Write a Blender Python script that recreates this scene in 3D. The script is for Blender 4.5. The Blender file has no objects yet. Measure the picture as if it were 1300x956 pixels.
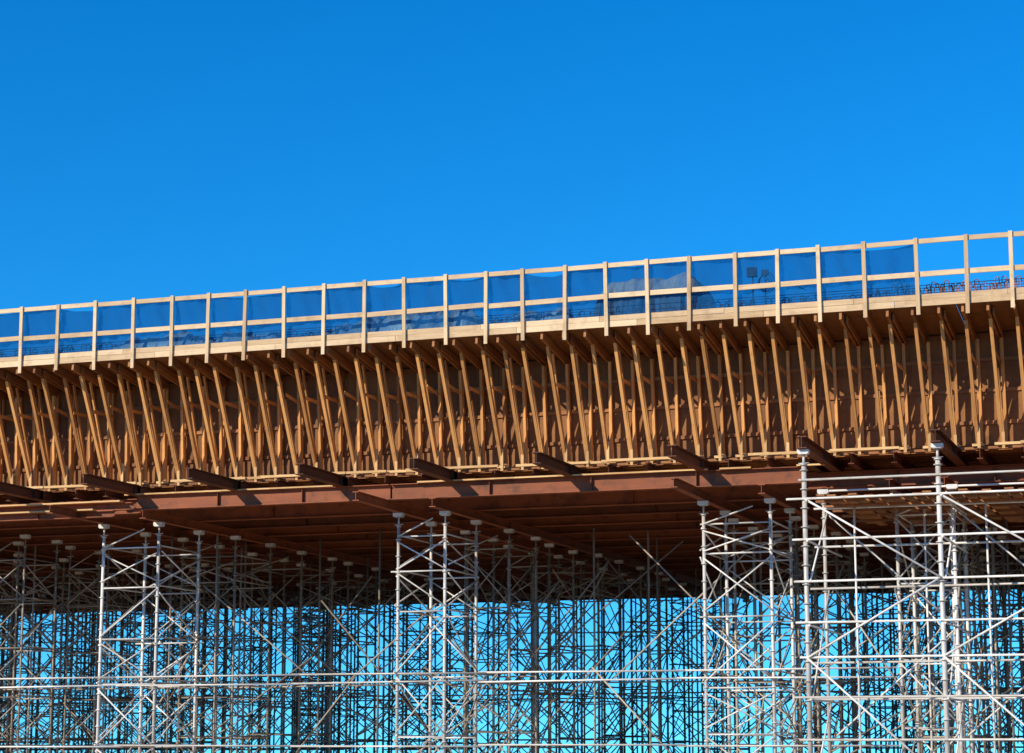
import bpy, math, random, bisect
from mathutils import Vector, Matrix, noise
random.seed(7)
R = random.Random(11)
sc = bpy.context.scene
V = Vector

# ------------------------------------------------------------------ mesh builder
class MB:
    def __init__(s):
        s.v=[]; s.f=[]; s.rnd=[]; s.loc=[]; s.sm=[]
    def box(s, p0, p1, w, h, up=(0,0,1), rnd=None):
        """beam from p0 to p1, w = sideways size, h = size along up"""
        p0=V(p0); p1=V(p1); d=p1-p0; L=d.length
        if L<1e-6: return
        d.normalize(); u=V(up)
        side=d.cross(u)
        if side.length<1e-4: side=d.cross(V((1,0,0)))
        side.normalize(); u=side.cross(d).normalized()
        if rnd is None: rnd=R.random()
        o=R.random()*40
        b=len(s.v)
        for t,P in ((0,p0),(L,p1)):
            for a,c in ((-1,-1),(1,-1),(1,1),(-1,1)):
                s.v.append(P+side*(a*w/2)+u*(c*h/2))
                s.loc.append((t+o, a*w/2+o, c*h/2+o*.7)); s.rnd.append(rnd)
        for q in ((0,3,2,1),(4,5,6,7),(0,1,5,4),(1,2,6,5),(2,3,7,6),(3,0,4,7)):
            s.f.append(tuple(b+i for i in q)); s.sm.append(False)
    def ibeam(s, p0, p1, w, h, rnd=None, t=0.022, stiff=2.6):
        p0=V(p0); p1=V(p1)
        if rnd is None: rnd=R.random()
        z=V((0,0,1))
        s.box(p0+z*(h/2-t/2), p1+z*(h/2-t/2), w, t, rnd=min(1,rnd+.2))
        s.box(p0-z*(h/2-t/2), p1-z*(h/2-t/2), w, t, rnd=min(1,rnd+.2))
        s.box(p0, p1, 0.014, h-2*t, rnd=rnd)
        d=(p1-p0); L=d.length; d.normalize(); n=int(L/stiff)
        for i in range(1,n):
            c=p0+d*(i*L/n)
            s.box(c-d*0.006,c+d*0.006,w*0.8,h-2*t-0.004,rnd=rnd)
    def tube(s, p0, p1, r, n=6, rnd=None, cap=True):
        p0=V(p0); p1=V(p1); d=p1-p0; L=d.length
        if L<1e-6: return
        d.normalize()
        a=d.cross(V((0,0,1)))
        if a.length<1e-3: a=V((1,0,0))
        a.normalize(); c=d.cross(a)
        if rnd is None: rnd=R.random()
        o=R.random()*40; b=len(s.v)
        for t,P in ((0,p0),(L,p1)):
            for i in range(n):
                an=2*math.pi*i/n
                s.v.append(P+a*(r*math.cos(an))+c*(r*math.sin(an)))
                s.loc.append((t+o,r*math.cos(an)+o,r*math.sin(an)+o)); s.rnd.append(rnd)
        for i in range(n):
            j=(i+1)%n
            s.f.append((b+i,b+n+i,b+n+j,b+j)); s.sm.append(True)
        if cap:
            s.f.append(tuple(b+i for i in range(n))); s.sm.append(False)
            s.f.append(tuple(b+n+i for i in reversed(range(n)))); s.sm.append(False)
    def poly(s, pts, r, n=5, rnd=None):
        for i in range(len(pts)-1): s.tube(pts[i],pts[i+1],r,n,rnd,cap=False)
    def grid(s, fn, nu, nv, rnd=0.5):
        b=len(s.v)
        for i in range(nu+1):
            for j in range(nv+1):
                p=V(fn(i/nu,j/nv)); s.v.append(p); s.loc.append(tuple(p)); s.rnd.append(rnd)
        for i in range(nu):
            for j in range(nv):
                a=b+i*(nv+1)+j
                s.f.append((a,a+nv+1,a+nv+2,a+1)); s.sm.append(True)
    def mesh(s, name, mat):
        me=bpy.data.meshes.new(name)
        me.from_pydata([tuple(p) for p in s.v],[],s.f)
        me.polygons.foreach_set('use_smooth', s.sm)
        a=me.attributes.new('rnd','FLOAT','POINT'); a.data.foreach_set('value', s.rnd)
        a=me.attributes.new('loc','FLOAT_VECTOR','POINT')
        a.data.foreach_set('vector',[c for p in s.loc for c in p])
        me.materials.append(mat); me.update()
        return me
def obj(name, me, parent=None, loc=(0,0,0)):
    o=bpy.data.objects.new(name, me); sc.collection.objects.link(o); o.location=loc
    if parent: o.parent=parent
    return o
def empty(name):
    o=bpy.data.objects.new(name,None); sc.collection.objects.link(o); o.empty_display_size=0.5; return o

# ------------------------------------------------------------------ materials
def mat_base(name):
    m=bpy.data.materials.new(name); m.use_nodes=True
    nt=m.node_tree; return m,nt,nt.nodes['Principled BSDF']
def N(nt,t,**k):
    n=nt.nodes.new(t)
    for a,b in k.items(): setattr(n,a,b)
    return n
def streak_mat(name, dark, light, rough=0.75, metallic=0.0, vscale=(1.3,26,26), spread=0.5, stain=None, stain_amt=0.5, bump=0.15):
    m,nt,bs=mat_base(name); L=nt.links.new
    at=N(nt,'ShaderNodeAttribute',attribute_name='loc')
    ar=N(nt,'ShaderNodeAttribute',attribute_name='rnd')
    mp=N(nt,'ShaderNodeMapping'); mp.inputs['Scale'].default_value=vscale
    L(at.outputs['Vector'],mp.inputs['Vector'])
    n1=N(nt,'ShaderNodeTexNoise'); n1.inputs['Scale'].default_value=1.0; n1.inputs['Detail'].default_value=4
    L(mp.outputs[0],n1.inputs['Vector'])
    ma=N(nt,'ShaderNodeMath',operation='MULTIPLY_ADD'); L(ar.outputs['Fac'],ma.inputs[0]); ma.inputs[1].default_value=spread
    ms=N(nt,'ShaderNodeMath',operation='MULTIPLY'); L(n1.outputs['Fac'],ms.inputs[0]); ms.inputs[1].default_value=1-spread*0.6
    L(ms.outputs[0],ma.inputs[2])
    mx=N(nt,'ShaderNodeValToRGB'); mx.color_ramp.elements[0].position=0.25; mx.color_ramp.elements[1].position=0.85
    mx.color_ramp.elements[0].color=(*dark,1); mx.color_ramp.elements[1].color=(*light,1)
    L(ma.outputs[0],mx.inputs[0]); col=mx.outputs[0]
    tc=N(nt,'ShaderNodeTexCoord'); n2=N(nt,'ShaderNodeTexNoise'); n2.inputs['Scale'].default_value=2.3; n2.inputs['Detail'].default_value=6
    n2.inputs['Roughness'].default_value=0.65
    L(tc.outputs['Object'],n2.inputs['Vector'])
    rp=N(nt,'ShaderNodeValToRGB'); rp.color_ramp.elements[0].position=0.5; rp.color_ramp.elements[1].position=0.72
    L(n2.outputs['Fac'],rp.inputs[0])
    sm=N(nt,'ShaderNodeMath',operation='MULTIPLY'); L(rp.outputs[0],sm.inputs[0]); sm.inputs[1].default_value=stain_amt
    mm=N(nt,'ShaderNodeMix',data_type='RGBA'); L(sm.outputs[0],mm.inputs['Factor']); L(col,mm.inputs['A'])
    mm.inputs['B'].default_value=(*(stain or tuple(c*0.5 for c in dark)),1)
    L(mm.outputs['Result'],bs.inputs['Base Color'])
    bs.inputs['Roughness'].default_value=rough; bs.inputs['Metallic'].default_value=metallic
    if bump:
        bp=N(nt,'ShaderNodeBump'); bp.inputs['Strength'].default_value=bump; bp.inputs['Distance'].default_value=0.01
        L(n1.outputs['Fac'],bp.inputs['Height']); L(bp.outputs[0],bs.inputs['Normal'])
    return m
M_pine  = streak_mat('pine_timber',(0.46,0.29,0.14),(0.78,0.57,0.34),stain_amt=0.45)
M_scab  = streak_mat('scab_timber',(0.48,0.25,0.09),(0.78,0.49,0.21),stain_amt=0.3)
M_strut = streak_mat('stained_timber',(0.32,0.125,0.03),(0.78,0.37,0.11),stain_amt=0.4,spread=.62)
M_joist = streak_mat('old_joist_timber',(0.17,0.06,0.018),(0.42,0.17,0.05))
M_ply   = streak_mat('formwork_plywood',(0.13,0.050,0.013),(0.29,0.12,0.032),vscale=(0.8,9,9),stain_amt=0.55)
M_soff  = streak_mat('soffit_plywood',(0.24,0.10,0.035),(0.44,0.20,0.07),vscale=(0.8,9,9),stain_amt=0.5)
M_red   = streak_mat('red_oxide_steel',(0.13,0.034,0.009),(0.34,0.088,0.024),rough=0.7,vscale=(0.7,5,5),stain=(0.06,0.022,0.01),stain_amt=0.75,bump=0.05)
M_dark  = streak_mat('dark_rusted_steel',(0.06,0.021,0.010),(0.18,0.052,0.02),rough=0.75,vscale=(0.7,5,5),stain=(0.12,0.045,0.015),bump=0.05)
M_galv  = streak_mat('galvanised_tube',(0.44,0.41,0.36),(0.82,0.79,0.73),rough=0.5,metallic=0.1,vscale=(1.1,7,7),spread=0.6,stain=(0.30,0.17,0.08),stain_amt=0.5,bump=0)
M_galv2 = streak_mat('dark_galvanised_tube',(0.17,0.135,0.10),(0.48,0.42,0.34),rough=0.6,metallic=0.1,vscale=(1.1,7,7),spread=0.6,stain=(0.16,0.08,0.04),stain_amt=0.6,bump=0)  # darker, browner galvanised tube for rows behind the front, with rust-brown stain
M_rebar = streak_mat('rusty_rebar',(0.24,0.08,0.03),(0.48,0.19,0.08),rough=0.8,stain_amt=0.3,bump=0)
M_white = streak_mat('white_head_blocks',(0.50,0.48,0.43),(0.76,0.74,0.69),stain=(0.25,0.2,0.15),stain_amt=0.4)
M_tarp  = streak_mat('white_plastic_sheet',(0.75,0.77,0.79),(0.88,0.88,0.88),rough=0.35,vscale=(2,2,2),stain=(0.5,0.52,0.55))
M_grey  = streak_mat('grey_cover_sheet',(0.22,0.24,0.26),(0.40,0.42,0.44),vscale=(2,2,2))
M_black = streak_mat('dark_cable',(0.10,0.11,0.12),(0.18,0.19,0.20),bump=0)
M_conc  = streak_mat('concrete',(0.26,0.25,0.23),(0.40,0.39,0.36),vscale=(2,2,2))

def net_mat():
    m,nt,bs=mat_base('blue_debris_net'); L=nt.links.new
    out=nt.nodes['Material Output']
    tc=N(nt,'ShaderNodeTexCoord')
    n=N(nt,'ShaderNodeTexNoise'); n.inputs['Scale'].default_value=1.2; n.inputs['Detail'].default_value=7; n.inputs['Roughness'].default_value=.62
    n.inputs['Distortion'].default_value=.6
    mp=N(nt,'ShaderNodeMapping'); mp.inputs['Scale'].default_value=(1.6,1,0.55); mp.inputs['Rotation'].default_value=(0,.35,0)
    L(tc.outputs['Object'],mp.inputs[0]); L(mp.outputs[0],n.inputs[0])
    # woven scrim : fine strands
    wv=N(nt,'ShaderNodeTexNoise'); wv.inputs['Scale'].default_value=22; wv.inputs['Detail'].default_value=2
    mpw=N(nt,'ShaderNodeMapping'); mpw.inputs['Scale'].default_value=(1,1,.35); L(tc.outputs['Object'],mpw.inputs[0]); L(mpw.outputs[0],wv.inputs[0])
    ad=N(nt,'ShaderNodeMath',operation='MULTIPLY_ADD'); L(wv.outputs[0],ad.inputs[0]); ad.inputs[1].default_value=.45
    L(n.outputs[0],ad.inputs[2])
    mr=N(nt,'ShaderNodeMapRange'); mr.inputs['From Min'].default_value=0.50; mr.inputs['From Max'].default_value=0.95
    mr.inputs['To Min'].default_value=0.14; mr.inputs['To Max'].default_value=0.72; L(ad.outputs[0],mr.inputs['Value'])
    tr=N(nt,'ShaderNodeBsdfTransparent'); tr.inputs[0].default_value=(0.40,0.55,0.66,1)
    df=N(nt,'ShaderNodeBsdfDiffuse'); df.inputs[0].default_value=(0.012,0.105,0.29,1)
    mx=N(nt,'ShaderNodeMixShader'); L(mr.outputs[0],mx.inputs[0]); L(tr.outputs[0],mx.inputs[1]); L(df.outputs[0],mx.inputs[2])
    L(mx.outputs[0],out.inputs[0]); nt.nodes.remove(bs); return m
M_net=net_mat()
def ground_mat(nm='sandy_ground',k=1.0):
    m,nt,bs=mat_base(nm); L=nt.links.new
    tc=N(nt,'ShaderNodeTexCoord'); n=N(nt,'ShaderNodeTexNoise'); n.inputs['Scale'].default_value=0.15; n.inputs['Detail'].default_value=10
    L(tc.outputs['Object'],n.inputs[0]); r=N(nt,'ShaderNodeValToRGB')
    r.color_ramp.elements[0].color=(0.26*k,0.17*k,0.09*k,1); r.color_ramp.elements[1].color=(0.44*k,0.32*k,0.19*k,1)
    r.color_ramp.elements[0].position=.35; r.color_ramp.elements[1].position=.65
    L(n.outputs[0],r.inputs[0]); L(r.outputs[0],bs.inputs['Base Color']); bs.inputs['Roughness'].default_value=.95
    n2=N(nt,'ShaderNodeTexNoise'); n2.inputs['Scale'].default_value=3; n2.inputs['Detail'].default_value=8; L(tc.outputs['Object'],n2.inputs[0])
    b=N(nt,'ShaderNodeBump'); b.inputs['Distance'].default_value=.1; L(n2.outputs[0],b.inputs['Height']); L(b.outputs[0],bs.inputs['Normal'])
    return m

# ------------------------------------------------------------------ ground
g=MB(); g.grid(lambda u,v:(-3000+6000*u,-3000+6000*v,0),24,24)
obj('ground',g.mesh('ground',ground_mat()))

# ------------------------------------------------------------------ bridge constants (metres)
XL,XR=-66.0,12.0
YE=57.3
YW=60.05
YB=101.0
ZRAIL=15.44; ZEDGE=13.33; ZFOOT=10.15
bridge=empty('bridge_under_construction')

m=MB()
x=XL
while x<XR:
    L=R.uniform(3.4,4.2)
    y=YE+0.075
    m.box((x,y,ZRAIL-1.60),(x+L-0.01,y,ZRAIL-1.60+R.uniform(-.012,.012)),0.05,0.15)
    m.box((x+1.1,y+R.uniform(-.006,.006),ZRAIL-1.765),(x+1.1+L-0.012,y,ZRAIL-1.765),0.05,0.165)
    x+=L
obj('fascia_boards',m.mesh('fascia_boards',M_pine),bridge)
m=MB(); x=XL
while x<XR:
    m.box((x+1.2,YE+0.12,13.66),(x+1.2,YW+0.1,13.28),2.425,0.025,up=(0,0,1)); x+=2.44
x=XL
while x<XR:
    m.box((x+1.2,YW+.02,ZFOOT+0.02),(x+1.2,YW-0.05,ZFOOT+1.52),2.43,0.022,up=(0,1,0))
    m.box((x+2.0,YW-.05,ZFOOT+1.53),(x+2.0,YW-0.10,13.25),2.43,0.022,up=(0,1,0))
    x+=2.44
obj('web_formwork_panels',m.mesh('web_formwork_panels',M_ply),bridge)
m=MB()
m.box(((XL+XR)/2,YW+.2,13.45),((XL+XR)/2,YB,13.45),XR-XL,0.35)
m.box(((XL+XR)/2,YB,13.6),((XL+XR)/2,YB+2.7,13.75),XR-XL,0.25)
m.box(((XL+XR)/2,YW+.4,13.2),((XL+XR)/2,YW+.4,10.2),XR-XL,0.3,up=(0,1,0))
m.box(((XL+XR)/2,YB-.4,13.2),((XL+XR)/2,YB-.4,10.2),XR-XL,0.3,up=(0,1,0))
obj('concrete_box_girder',m.mesh('concrete_box_girder',M_conc),bridge)

mj=MB(); mst=MB(); ml=MB()
x=XL; sp=0.66; i=0
while x<XR:
    xx=x+R.uniform(-.04,.04)
    ys=YE+R.uniform(-.02,.10)
    mj.box((xx,ys+.11,13.50),(xx,YW-.12,13.12),0.07,0.24)
    if i%2==0: mj.box((xx+.1,ys+.5,13.44),(xx+.1,YW-.14,13.14),0.045,0.2)
    l=R.uniform(-.035,.035); t=R.uniform(-.12,.14)
    mst.box((xx+.10,YW-.34,ZFOOT+.03),(xx+.10+l,YW-.56,13.00),0.08,0.12,up=(0,1,0))
    mst.box((xx+.03,YW-.13,ZFOOT+.03),(xx+.03,YW-.18,13.10),0.05,0.08,up=(0,1,0))
    mst.box((xx,YW-.40,ZFOOT+.03),(xx+l-.03,YE+.80+t,13.31),0.09,0.14,up=(0,1,0))
    if i%3!=1:
        mst.box((xx-.09,YW-.30,ZFOOT+.5),(xx-.09+l,YE+1.45+t,13.20),0.045,0.10,up=(0,1,0))
    if R.random()<.5:
        k=R.uniform(.45,.8)
        a=V((xx+.066,YW-.44,ZFOOT+.05)); b=V((xx+.036+l,YE+.86+t,13.30))
        mst.box(a,a+(b-a)*k,0.03,0.11,up=(0,1,0))
    ml.box((xx+.045,YW-.52,ZFOOT-.20),(xx+.055,YW-.57,ZFOOT+R.uniform(.28,.65)),0.08,0.06,up=(0,1,0))
    ml.box((xx-.16,YW-.32,ZFOOT-.055),(xx+.16,YW-.32,ZFOOT-.055),0.14,0.07)
    mst.box((xx+.044,YE+1.35,12.35+R.uniform(-.1,.1)),(xx+.044,YW-.15,12.3),0.02,0.10)
    x+=sp; i+=1
obj('cantilever_joists',mj.mesh('cantilever_joists',M_joist),bridge)
obj('bracket_struts',mst.mesh('bracket_struts',M_strut),bridge)
obj('bracket_feet',ml.mesh('bracket_feet',M_scab),bridge)
m=MB()
for z,yy in ((10.75,YW-.05),(11.65,YW-.085),(12.5,YW-.12)):
    x=XL
    while x<XR:
        L=R.uniform(3.5,4.8); m.box((x,yy,z),(x+L-.02,yy,z+R.uniform(-.02,.02)),0.05,0.10); x+=L
x=XL
while x<XR:
    L=R.uniform(3.8,5.2)
    m.box((x,YW-.22,ZFOOT-.13),(x+L-.02,YW-.22,ZFOOT-.13),0.16,0.07)
    x+=L
obj('walers',m.mesh('walers',M_joist),bridge)

# soffit formwork
m=MB(); x=XL
while x<XR:
    y=YW
    while y<YB:
        m.box((x,y+.6,ZFOOT),(x+2.43,y+.6,ZFOOT),1.21,0.02,up=(0,0,1)); y+=1.22
    x+=2.44
obj('soffit_panels',m.mesh('soffit_panels',M_soff),bridge)
m=MB(); y=YW+.1
while y<YB:
    x=XL
    while x<XR:
        L=R.uniform(3.8,5.0); m.box((x,y+R.uniform(-.03,.03),10.065),(x+L,y,10.065),0.09,0.14); x+=L+.03
    y+=0.52
obj('soffit_joists',m.mesh('soffit_joists',M_joist),bridge)

# ------------------------------------------------------------------ steel falsework beams
fw=empty('steel_falsework')
m=MB(); x=XL+.3
while x<XR:
    m.ibeam((x,YW-.6+R.uniform(-.15,.1),9.83),(x,YB+.5,9.83),0.16,0.30,stiff=6); x+=1.17
obj('cross_joist_beams',m.mesh('cross_joist_beams',M_dark),fw)
m=MB()
for x in (-47.6,-43.9,-40.2,-36.6,-33.1,-29.55,-26.1,-22.55,-18.9,-15.0,-11.36,-7.86,-4.3,-0.8,2.7):
    m.ibeam((x,(56.3 if x<-12 else 55.7)+R.uniform(-.2,.1),9.83),(x+R.uniform(-.08,.08),62.2,9.83),0.26,0.315)
obj('projecting_cross_beams',m.mesh('projecting_cross_beams',M_dark),fw)
m=MB()
m.ibeam((-33.0,59.35,9.43),(-24.5,59.35,9.43),0.30,0.46,rnd=.6)
m.ibeam((-24.45,59.37,9.43),(-12.0,59.37,9.43),0.30,0.46,rnd=.38)
m.ibeam((-12.4,60.9,9.43),(XR,60.9,9.43),0.30,0.46,rnd=.3)
m.ibeam((XL,60.15,9.43),(-33.3,60.15,9.43),0.30,0.46,rnd=.45)
y=62.9
while y<YB+.6:
    m.ibeam((XL,y,9.43),(XR,y,9.43),0.26,0.46,stiff=6); y+=2.55
obj('main_stringer_beams',m.mesh('main_stringer_beams',M_red),fw)
m=MB()
m.ibeam((-52,59.0,9.30),(-32.9,59.0,9.30),0.24,0.22,rnd=.8)
m.ibeam((-52,58.7,9.05),(-33.4,58.7,9.05),0.24,0.20,rnd=.6)
obj('spare_steel_beams',m.mesh('spare_steel_beams',M_red),fw)
m=MB()
m.box((-52,58.75,9.435),(-33.2,58.75,9.435),0.25,0.045,rnd=.6)
m.box((-52,58.5,9.175),(-34,58.5,9.175),0.2,0.045,rnd=.4)
obj('stacked_planks',m.mesh('stacked_planks',M_scab),fw)
m=MB()
colx=[]
for cx,w in ((-63.0,1.95),(-53.2,1.95),(-43.4,1.95),(-33.68,1.95),(-23.86,1.5),(-14.2,1.95),(-8.9,1.5),(-4.4,1.95),(5.4,1.95)):
    colx.append((cx,w))
    for s_ in (-1,1):
        y0=57.0 if (s_<0 and -50<cx<-10) else 59.2
        m.ibeam((cx+s_*w/2,y0,9.065),(cx+s_*w/2,YB-.6,9.065),0.2,0.265,stiff=6)
obj('header_beams',m.mesh('header_beams',M_red),fw)
m=MB()
for _ in range(46):
    x=R.uniform(-46,-2); L=R.uniform(.6,2.6); yy=R.uniform(58.9,59.2)
    m.box((x,yy,ZFOOT-.125),(x+L,yy+.05,ZFOOT-.125),0.09,0.07)
for _ in range(30):
    x=R.uniform(-34,-12); L=R.uniform(.4,2.2)
    m.box((x,59.20,9.685),(x+L,59.22,9.685),0.1,0.045)
obj('packing_timbers',m.mesh('packing_timbers',M_scab),fw)

# ------------------------------------------------------------------ scaffold towers
ZT=8.92
def post(m,hd,x,y,z0,z1,r,n,rings=True):
    rn=R.random()
    m.box((x,y,z0),(x,y,z0+.02),.2,.2,up=(0,1,0))
    m.tube((x,y,z0+.02),(x,y,z1-.42),r,n,rn)
    m.tube((x,y,z1-.42),(x,y,z1-.13),r*.55,n,rn*.4)
    m.tube((x,y,z1-.42),(x,y,z1-.38),r*1.5,n,rn)
    m.tube((x-.14,y,z1-.36),(x+.14,y,z1-.35),.012,4)
    m.box((x,y,z1-.13),(x,y,z1-.11),.24,.24,up=(0,1,0))
    hd.box((x-.15,y-.02,z1-.055),(x+.15,y-.02,z1-.055),.2,.105)
    if rings:
        z=z0+.6
        while z<z1-.5:
            m.tube((x,y,z),(x,y,z+.025),r*1.75,n,rn); z+=.5
def build_tower(w,d,z1,lev,seed,r=.046,n=8,style=0,mat=None):
    global R
    old=R; R=random.Random(seed)
    m=MB(); hd=MB()
    P=[(-w/2,0),(w/2,0),(w/2,d),(-w/2,d)]
    for (x,y) in P: post(m,hd,x,y,0.0,z1,r,n)
    for q in range(4):
        a=P[q]; b=P[(q+1)%4]
        for li,z in enumerate(lev):
            zz=z+(.05 if q%2 else 0)
            ex=R.uniform(.04,.3) if R.random()<.3 else .04
            dv=V((b[0]-a[0],b[1]-a[1],0)).normalized()
            m.tube(V((a[0],a[1],zz))-dv*ex,V((b[0],b[1],zz))+dv*ex,.026,n-2)
        for li in range(len(lev)-1):
            z0,z2=lev[li]+R.uniform(.05,.2),lev[li+1]-R.uniform(.05,.2)
            flip=(li+q+seed)%2
            A,B=(a,b) if flip else (b,a)
            off=.06 if q in(0,3) else -.06
            ox,oy=(0,-off) if q%2==0 else (-off,0)
            m.tube((A[0]+ox,A[1]+oy,z0),(B[0]+ox,B[1]+oy,z2),.024,n-2)
            if R.random()<(.7 if style else .4):
                m.tube((B[0]+ox*1.9,B[1]+oy*1.9,z0),(A[0]+ox*1.9,A[1]+oy*1.9,z2),.024,n-2)
    m.tube((-w/2,-.07,lev[-1]),(-w/2+.75*w,-.07,z1-.2),.024,n-2)
    me=(m.mesh('scaffold_tubes',mat or M_galv),hd.mesh('head_blocks',M_white))
    R=old
    return me
def place(me,x,y,rot=0):
    e=obj('scaffold_tower',me[0]); e.location=(x,y,0)
    h=obj('head_blocks',me[1],e)
    return e
LEVS=([.45,2.25,4.1,5.95,7.15,8.2],[.45,2.0,3.9,5.3,6.9,8.15],[.45,2.45,4.3,6.4,8.3],[.6,2.3,3.6,5.6,7.4,8.25])
front={}; variants={}
for w in (1.95,1.5):
    front[w]=[build_tower(w,2.7,ZT,LEVS[s_],s_+1,r=.052,style=s_%2) for s_ in range(4)]
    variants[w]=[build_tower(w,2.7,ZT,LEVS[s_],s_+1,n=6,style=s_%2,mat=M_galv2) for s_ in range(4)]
rows=[60.3,65.4,70.5,75.6,80.7,86.0,91.5,96.5]
for ci,(cx,w) in enumerate(colx):
    for ri,y in enumerate(rows):
        if cx>4 or (cx<-60 and ri<2): continue
        src=front if ri==0 else variants
        place(src[w][(ci*3+ri*2+(ri//2))%4],cx+ (R.uniform(-.45,.45) if ri else 0),y+(R.uniform(-.5,.5) if ri else 0))
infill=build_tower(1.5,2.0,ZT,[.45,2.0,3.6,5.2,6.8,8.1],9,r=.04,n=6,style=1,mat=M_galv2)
for x,y in ((-38.6,66.2),(-38.9,74.0),(-48.5,66.0),(-48.5,74.2),(-57.9,68),(-57.9,76),(-48.2,81.8),(-39.5,62.3),(-48.7,88),(-58,86),
            (-38.0,84),(-57,94),(-52,97),(-47,95),(-42,92),(-60.5,90),(-38.4,95),(-54.5,80),(-62,82)):
    place(infill,x,y)

def access():
    m=MB(); hd=MB()
    xs=[-11.36,-7.86,-4.3,-.8,2.7]; ys=[56.0,58.6]
    for x in xs:
        for j,y in enumerate(ys):
            zt=9.66 if j==0 else 8.9
            post(m,hd,x,y,.0,zt,.066 if j==0 else .05,10)
    lev=[1.0,2.1,3.2,4.2,5.1,6.2,7.3,8.36]
    for y in ys:
        for z in lev:
            if y>58 and z in (2.1,5.1): continue
            m.tube((-11.7+R.uniform(-.2,.2),y-.08,z+R.uniform(-.02,.02)),(3.2,y-.08,z+R.uniform(-.02,.02)),.030,8)
        m.tube((-11.5,y-.08,8.85),(3.2,y-.08,8.85),.030,8)
    for x in xs:
        for z in lev[::2]+[8.36]:
            m.tube((x+.08,55.8,z-.06),(x+.08,60.6,z-.06),.028,8)
    for a,b in zip(xs[:-1],xs[1:]):
        for z0,z1,f in ((1.0,4.2,0),(4.2,6.2,1),(6.2,8.36,0)):
            p,q=(a,b) if f else (b,a)
            m.tube((p,55.86,z0),(q,55.86,z1),.028,8)
        m.tube((a,58.72,8.3),(b,58.72,5.1),.026,8)
        m.tube((b,58.78,5.1),(a,58.78,2.1),.026,8)
        mid=(a+b)/2
        m.tube((mid-.9,58.5,.0),(mid-.9,58.5,8.6),.03,8)
        m.tube((mid+.8,59.8,.0),(mid+.8,59.8,8.6),.03,8)
    for x in xs:
        for z0,z1 in ((1.0,3.2),(3.2,6.2),(6.2,8.3)):
            m.tube((x+.1,56.0,z0),(x+.1,58.6,z1),.026,8)
    e=empty('access_scaffold')
    obj('tubes',m.mesh('tubes',M_galv),e); obj('head_blocks',hd.mesh('head_blocks',M_white),e)
    p=MB(); x=-11.0
    while x<3:
        y0=R.uniform(56.2,57.0)
        p.box((x,y0,8.47+R.uniform(-.004,.004)),(x+R.uniform(-.1,.1),R.uniform(63,65.5),8.47),.23,.045)
        x+=R.uniform(.25,.36)
    for yy in (57.2,58.4,59.6,61.0,62.4):
        p.box((-11.3,yy,8.41),(3,yy,8.41),.09,.06)
    obj('platform_planks',p.mesh('platform_planks',M_joist),e)
access()

m=MB(); m2=MB()
for y,zs in ((60.18,(4.12,3.86,2.0)),(68.0,(4.05,)),(78.2,(4.0,)),(88.6,(4.1,6.9))):
    for z in zs:
        x=XL+2
        while x<(-12.4 if y<61 else 8):
            L=6.0; (m if y<61 else m2).tube((x,y,z+R.uniform(-.03,.03)),(x+L+.25,y+R.uniform(-.02,.02),z+R.uniform(-.03,.03)),.028,7); x+=L
for cx,w in colx:
    for x in (cx-w/2-.07,cx+w/2+.07):
        m2.tube((x,60.0,4+R.uniform(-.1,.1)),(x,94.5,4+R.uniform(-.1,.1)),.025,6)
        for y in (61.5,66.8,72.,77.,84,89):
            if R.random()<.85:
                z0=R.choice((.5,2.2,4.0))
                m2.tube((x,y,z0),(x,y+R.uniform(3,5),z0+R.uniform(2.8,4.2)),.025,6)
for _ in range(230):
    x=R.uniform(-68,-32) if R.random()<.55 else R.uniform(-32,-8); y=R.choice((63.1,65.3,68.2,70.4,73.3,78.3,83.4,88.3,93,97)); L=R.uniform(1.6,5.0)*R.choice((-1,1))
    z0=R.uniform(.4,5.0); z1=min(8.3,z0+R.uniform(2.2,4.2))
    m2.tube((x,y,z0),(x+L,y+R.uniform(-.3,.3),z1),.027,6)
for _ in range(165):
    x=R.uniform(-68,-34) if R.random()<.72 else R.uniform(-34,-4); y=R.uniform(64,99)
    m2.tube((x,y,0),(x+R.uniform(-.05,.05),y,9.0),.036,7)
obj('scaffold_runner_tubes',m.mesh('scaffold_runner_tubes',M_galv))
obj('scaffold_bracing_tubes',m2.mesh('scaffold_bracing_tubes',M_galv2))

# ------------------------------------------------------------------ guard rail
PX=[-36.10,-34.80,-33.50,-32.18,-30.86,-29.63,-28.40,-27.14,-25.84,-24.54,-23.30,-22.00,-20.75,-19.65,-18.36,-17.17,-15.96,-14.73,-13.42,-12.23,-11.10,-9.85,-8.44,-7.10,-5.93]
PX=[-36.10-1.27*k for k in range(22,0,-1)]+PX+[-5.93+1.27*k for k in range(1,14)]
rail=empty('timber_guardrail')
m=MB()
for x in PX:
    m.box((x+R.uniform(-.03,.03),YE,ZEDGE+R.uniform(-.07,.06)),(x,YE,ZRAIL+R.uniform(0,.05)),.105,.045,up=(0,1,0))
obj('posts',m.mesh('posts',M_pine),rail)
m=MB()
i=0
while i<len(PX)-1:
    j=min(i+3,len(PX)-1); a,b=PX[i],PX[j]
    m.box((a-.0,YE+.046,ZRAIL-.075+R.uniform(-.02,.02)),(b-.01,YE+.046,ZRAIL-.075+R.uniform(-.02,.02)),.04,.13)
    i=j
i=1
while i<len(PX)-1:
    j=min(i+3,len(PX)-1); a,b=PX[i],PX[j]
    m.box((a,YE+.046,ZRAIL-.98+R.uniform(-.03,.03)),(b-.01,YE+.046,ZRAIL-.98+R.uniform(-.03,.03)),.04,.14)
    i=j
obj('rails',m.mesh('rails',M_pine),rail)

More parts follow.
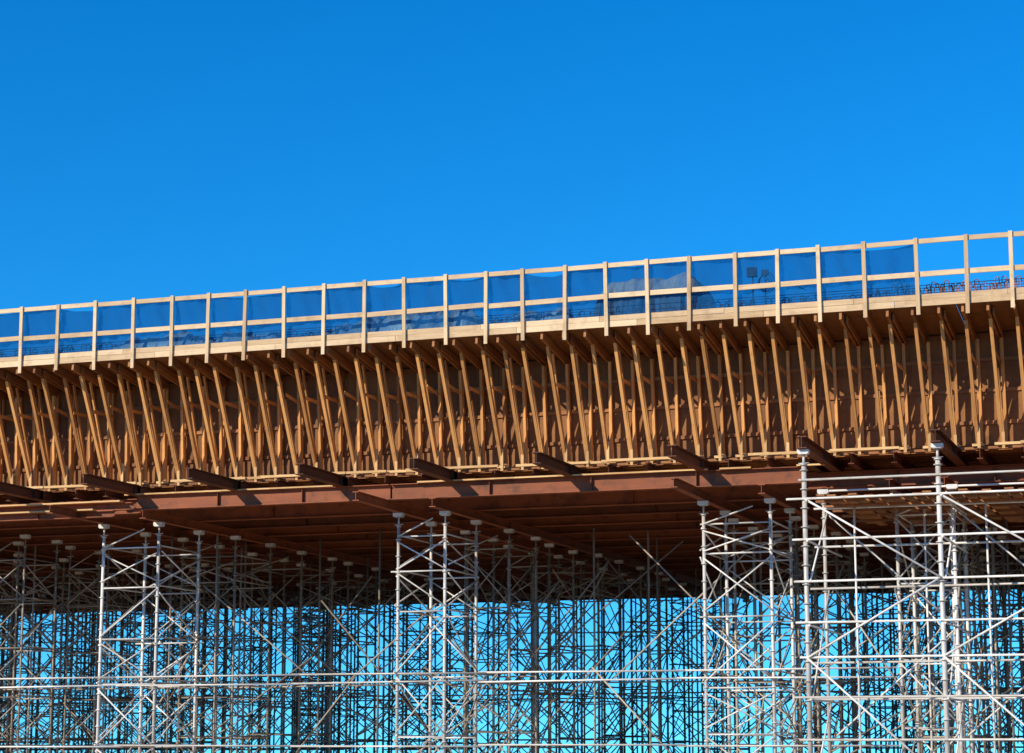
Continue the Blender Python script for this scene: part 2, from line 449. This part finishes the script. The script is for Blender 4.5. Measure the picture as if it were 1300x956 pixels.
# ------------------------------------------------------------------ net
m=MB(); x0,x1=-60.0,-8.44
def netf(u,v):
    x=x0+(x1-x0)*u
    k=bisect.bisect(PX,x); a=PX[k-1]; b=PX[min(k,len(PX)-1)]
    t=(x-a)/(b-a) if b>a else 0
    rr=random.Random(k*3); sag=rr.uniform(.0,.12) if rr.random()<.5 else 0
    sk=rr.uniform(-.12,.12)
    top=ZRAIL-.10-sag*4*t*(1-t)-max(0,sk*(t if rr.random()<.5 else 1-t))
    bot=ZRAIL-1.55
    z=bot+(top-bot)*v
    y=YE+.13+.035*math.sin(x*5.1+v*3)+.03*math.sin(x*13+v*7)*(1-.5*v)+.05*math.sin(t*math.pi)*math.sin(v*math.pi)
    y+=.05*noise.noise(V((x*3.1+z*2,z*2.0,0)))
    return (x,y,z)
m.grid(netf,900,10)
obj('debris_netting',m.mesh('debris_netting',M_net))

# ------------------------------------------------------------------ rebar & deck items
m=MB(); x=-60.0
while x<8:
    far=x>-9.5
    for yy,h in ((57.75,.50 if far else .40),(58.5,.66 if far else .50)):
        h2=h+R.uniform(-.12,.14); b=13.66; lx=R.uniform(-.06,.06); rr=R.uniform(.03,.07)
        s_=R.choice((-1,1,1))
        pts=[(x,yy,b),(x+lx,yy,b+h2)]
        for k in range(1,5):
            an=math.pi*k/4
            pts.append((x+lx+s_*(rr-rr*math.cos(an)),yy+.02*k,b+h2+rr*math.sin(an)))
        pts.append((x+lx+s_*2*rr,yy+.1,b+h2-.10))
        m.poly(pts,.013,5)
    x+=R.uniform(.09,.18)
for z in (13.95,14.1,14.25):
    m.tube((-60,57.8,z),(8,57.8,z),.011,5)
    m.tube((-60,58.6,z+.1),(8,58.6,z+.1),.011,5)
obj('reinforcement_bars',m.mesh('reinforcement_bars',M_rebar))
def sheet(name,mat,xa,xb,ya,yb,zb,h,seed,amp=1.0,ex=.5,rag=.22):
    m=MB()
    def f(u,v):
        x=xa+(xb-xa)*u; y=ya+(yb-ya)*v
        e=min(1,min(u,1-u)*7)*min(1,min(v,1-v)*5); e=max(0,e)**ex
        n1=noise.noise(V((x*1.1,y*1.5,seed*7.3))); n2=noise.noise(V((x*3.7,y*3.7,seed*3.1))); n3=noise.noise(V((x*9,y*9,seed)))
        hh=h*(1-.25*amp+amp*(.5*n1+rag*n2+.1*n3))
        return (x+.08*n2,y+.05*n3,zb+max(0,hh)*e)
    m.grid(f,130,26)
    return obj(name,m.mesh(name,mat))
sheet('plastic_sheeting',M_tarp,-33.5,-27.2,57.6,58.6,13.64,.80,1)
sheet('plastic_sheeting',M_tarp,-26.4,-21.0,57.6,58.6,13.64,1.0,2)
sheet('plastic_sheeting',M_tarp,-20.5,-18.2,57.6,58.6,13.64,.80,3)
sheet('covered_material_stack',M_grey,-17.9,-14.7,58.4,60.8,13.64,1.72,4,amp=.28,ex=.22)
e=empty('control_box_with_cable')
m=MB()
m.box((-13.15,YE+.32,14.92),(-12.88,YE+.32,14.92),.15,.26)
m.box((-12.74,YE+.3,14.88),(-12.55,YE+.3,14.88),.10,.16)
for k in range(4):
    c=V((-12.72+.04*k,YE+.28+.02*k,14.6)); rr=.12+.03*k
    m.poly([c+V((rr*math.cos(a*math.pi/8),0,rr*1.4*math.sin(a*math.pi/8))) for a in range(17)],.012,5)
m.poly([(-12.6,YE+.3,14.7),(-12.3,YE+.3,14.45),(-11.9,YE+.3,14.5),(-11.5,YE+.3,14.3)],.012,5)
m.tube((-13.0,YE+.34,13.64),(-13.0,YE+.34,14.8),.02,6)
m.tube((-12.65,YE+.34,13.64),(-12.65,YE+.34,14.8),.02,6)
obj('box_and_cable',m.mesh('box_and_cable',M_black),e)

# ------------------------------------------------------------------ light
el=math.radians(28); az=math.radians(212)
sd=V((math.sin(az)*math.cos(el),math.cos(az)*math.cos(el),math.sin(el)))
sl=bpy.data.lights.new('sun','SUN'); sl.energy=5.0; sl.angle=math.radians(.5); sl.color=(1,.90,.73)
so=bpy.data.objects.new('sun',sl); sc.collection.objects.link(so); so.location=(0,-20,60)
so.rotation_euler=(-sd).to_track_quat('-Z','Y').to_euler()
w=bpy.data.worlds.new('World'); sc.world=w; w.use_nodes=True; nt=w.node_tree
bg=nt.nodes['Background']; sky=nt.nodes.new('ShaderNodeTexSky'); sky.sky_type='NISHITA'; sky.sun_disc=False
sky.sun_elevation=el; sky.sun_rotation=az; sky.altitude=1500; sky.air_density=1.0; sky.dust_density=.05; sky.ozone_density=4
tc=nt.nodes.new('ShaderNodeTexCoord'); mp=nt.nodes.new('ShaderNodeMapping')
mp.inputs['Scale'].default_value=(1,1,.9); mp.inputs['Location'].default_value=(0,0,.075)
nm=nt.nodes.new('ShaderNodeVectorMath'); nm.operation='NORMALIZE'
nt.links.new(tc.outputs['Generated'],mp.inputs[0]); nt.links.new(mp.outputs[0],nm.inputs[0]); nt.links.new(nm.outputs[0],sky.inputs[0])
hs=nt.nodes.new('ShaderNodeHueSaturation'); hs.inputs['Saturation'].default_value=1.34
ml_=nt.nodes.new('ShaderNodeMix'); ml_.data_type='RGBA'; ml_.blend_type='MULTIPLY'; ml_.inputs['Factor'].default_value=1
ml_.inputs['B'].default_value=(0.60,1.50,1.60,1)
nt.links.new(sky.outputs[0],hs.inputs['Color']); nt.links.new(hs.outputs[0],ml_.inputs['A']); nt.links.new(ml_.outputs['Result'],bg.inputs[0]); bg.inputs[1].default_value=.122

# ------------------------------------------------------------------ camera
cd=bpy.data.cameras.new('camera'); co=bpy.data.objects.new('camera',cd); sc.collection.objects.link(co)
cd.sensor_width=36; cd.lens=76.15; cd.clip_end=8000
co.location=(0,0,1.7); co.rotation_euler=(math.radians(90+9.94),0,math.radians(19.2))
sc.camera=co
sc.view_settings.view_transform='Standard'; sc.view_settings.look='None'; sc.view_settings.exposure=0
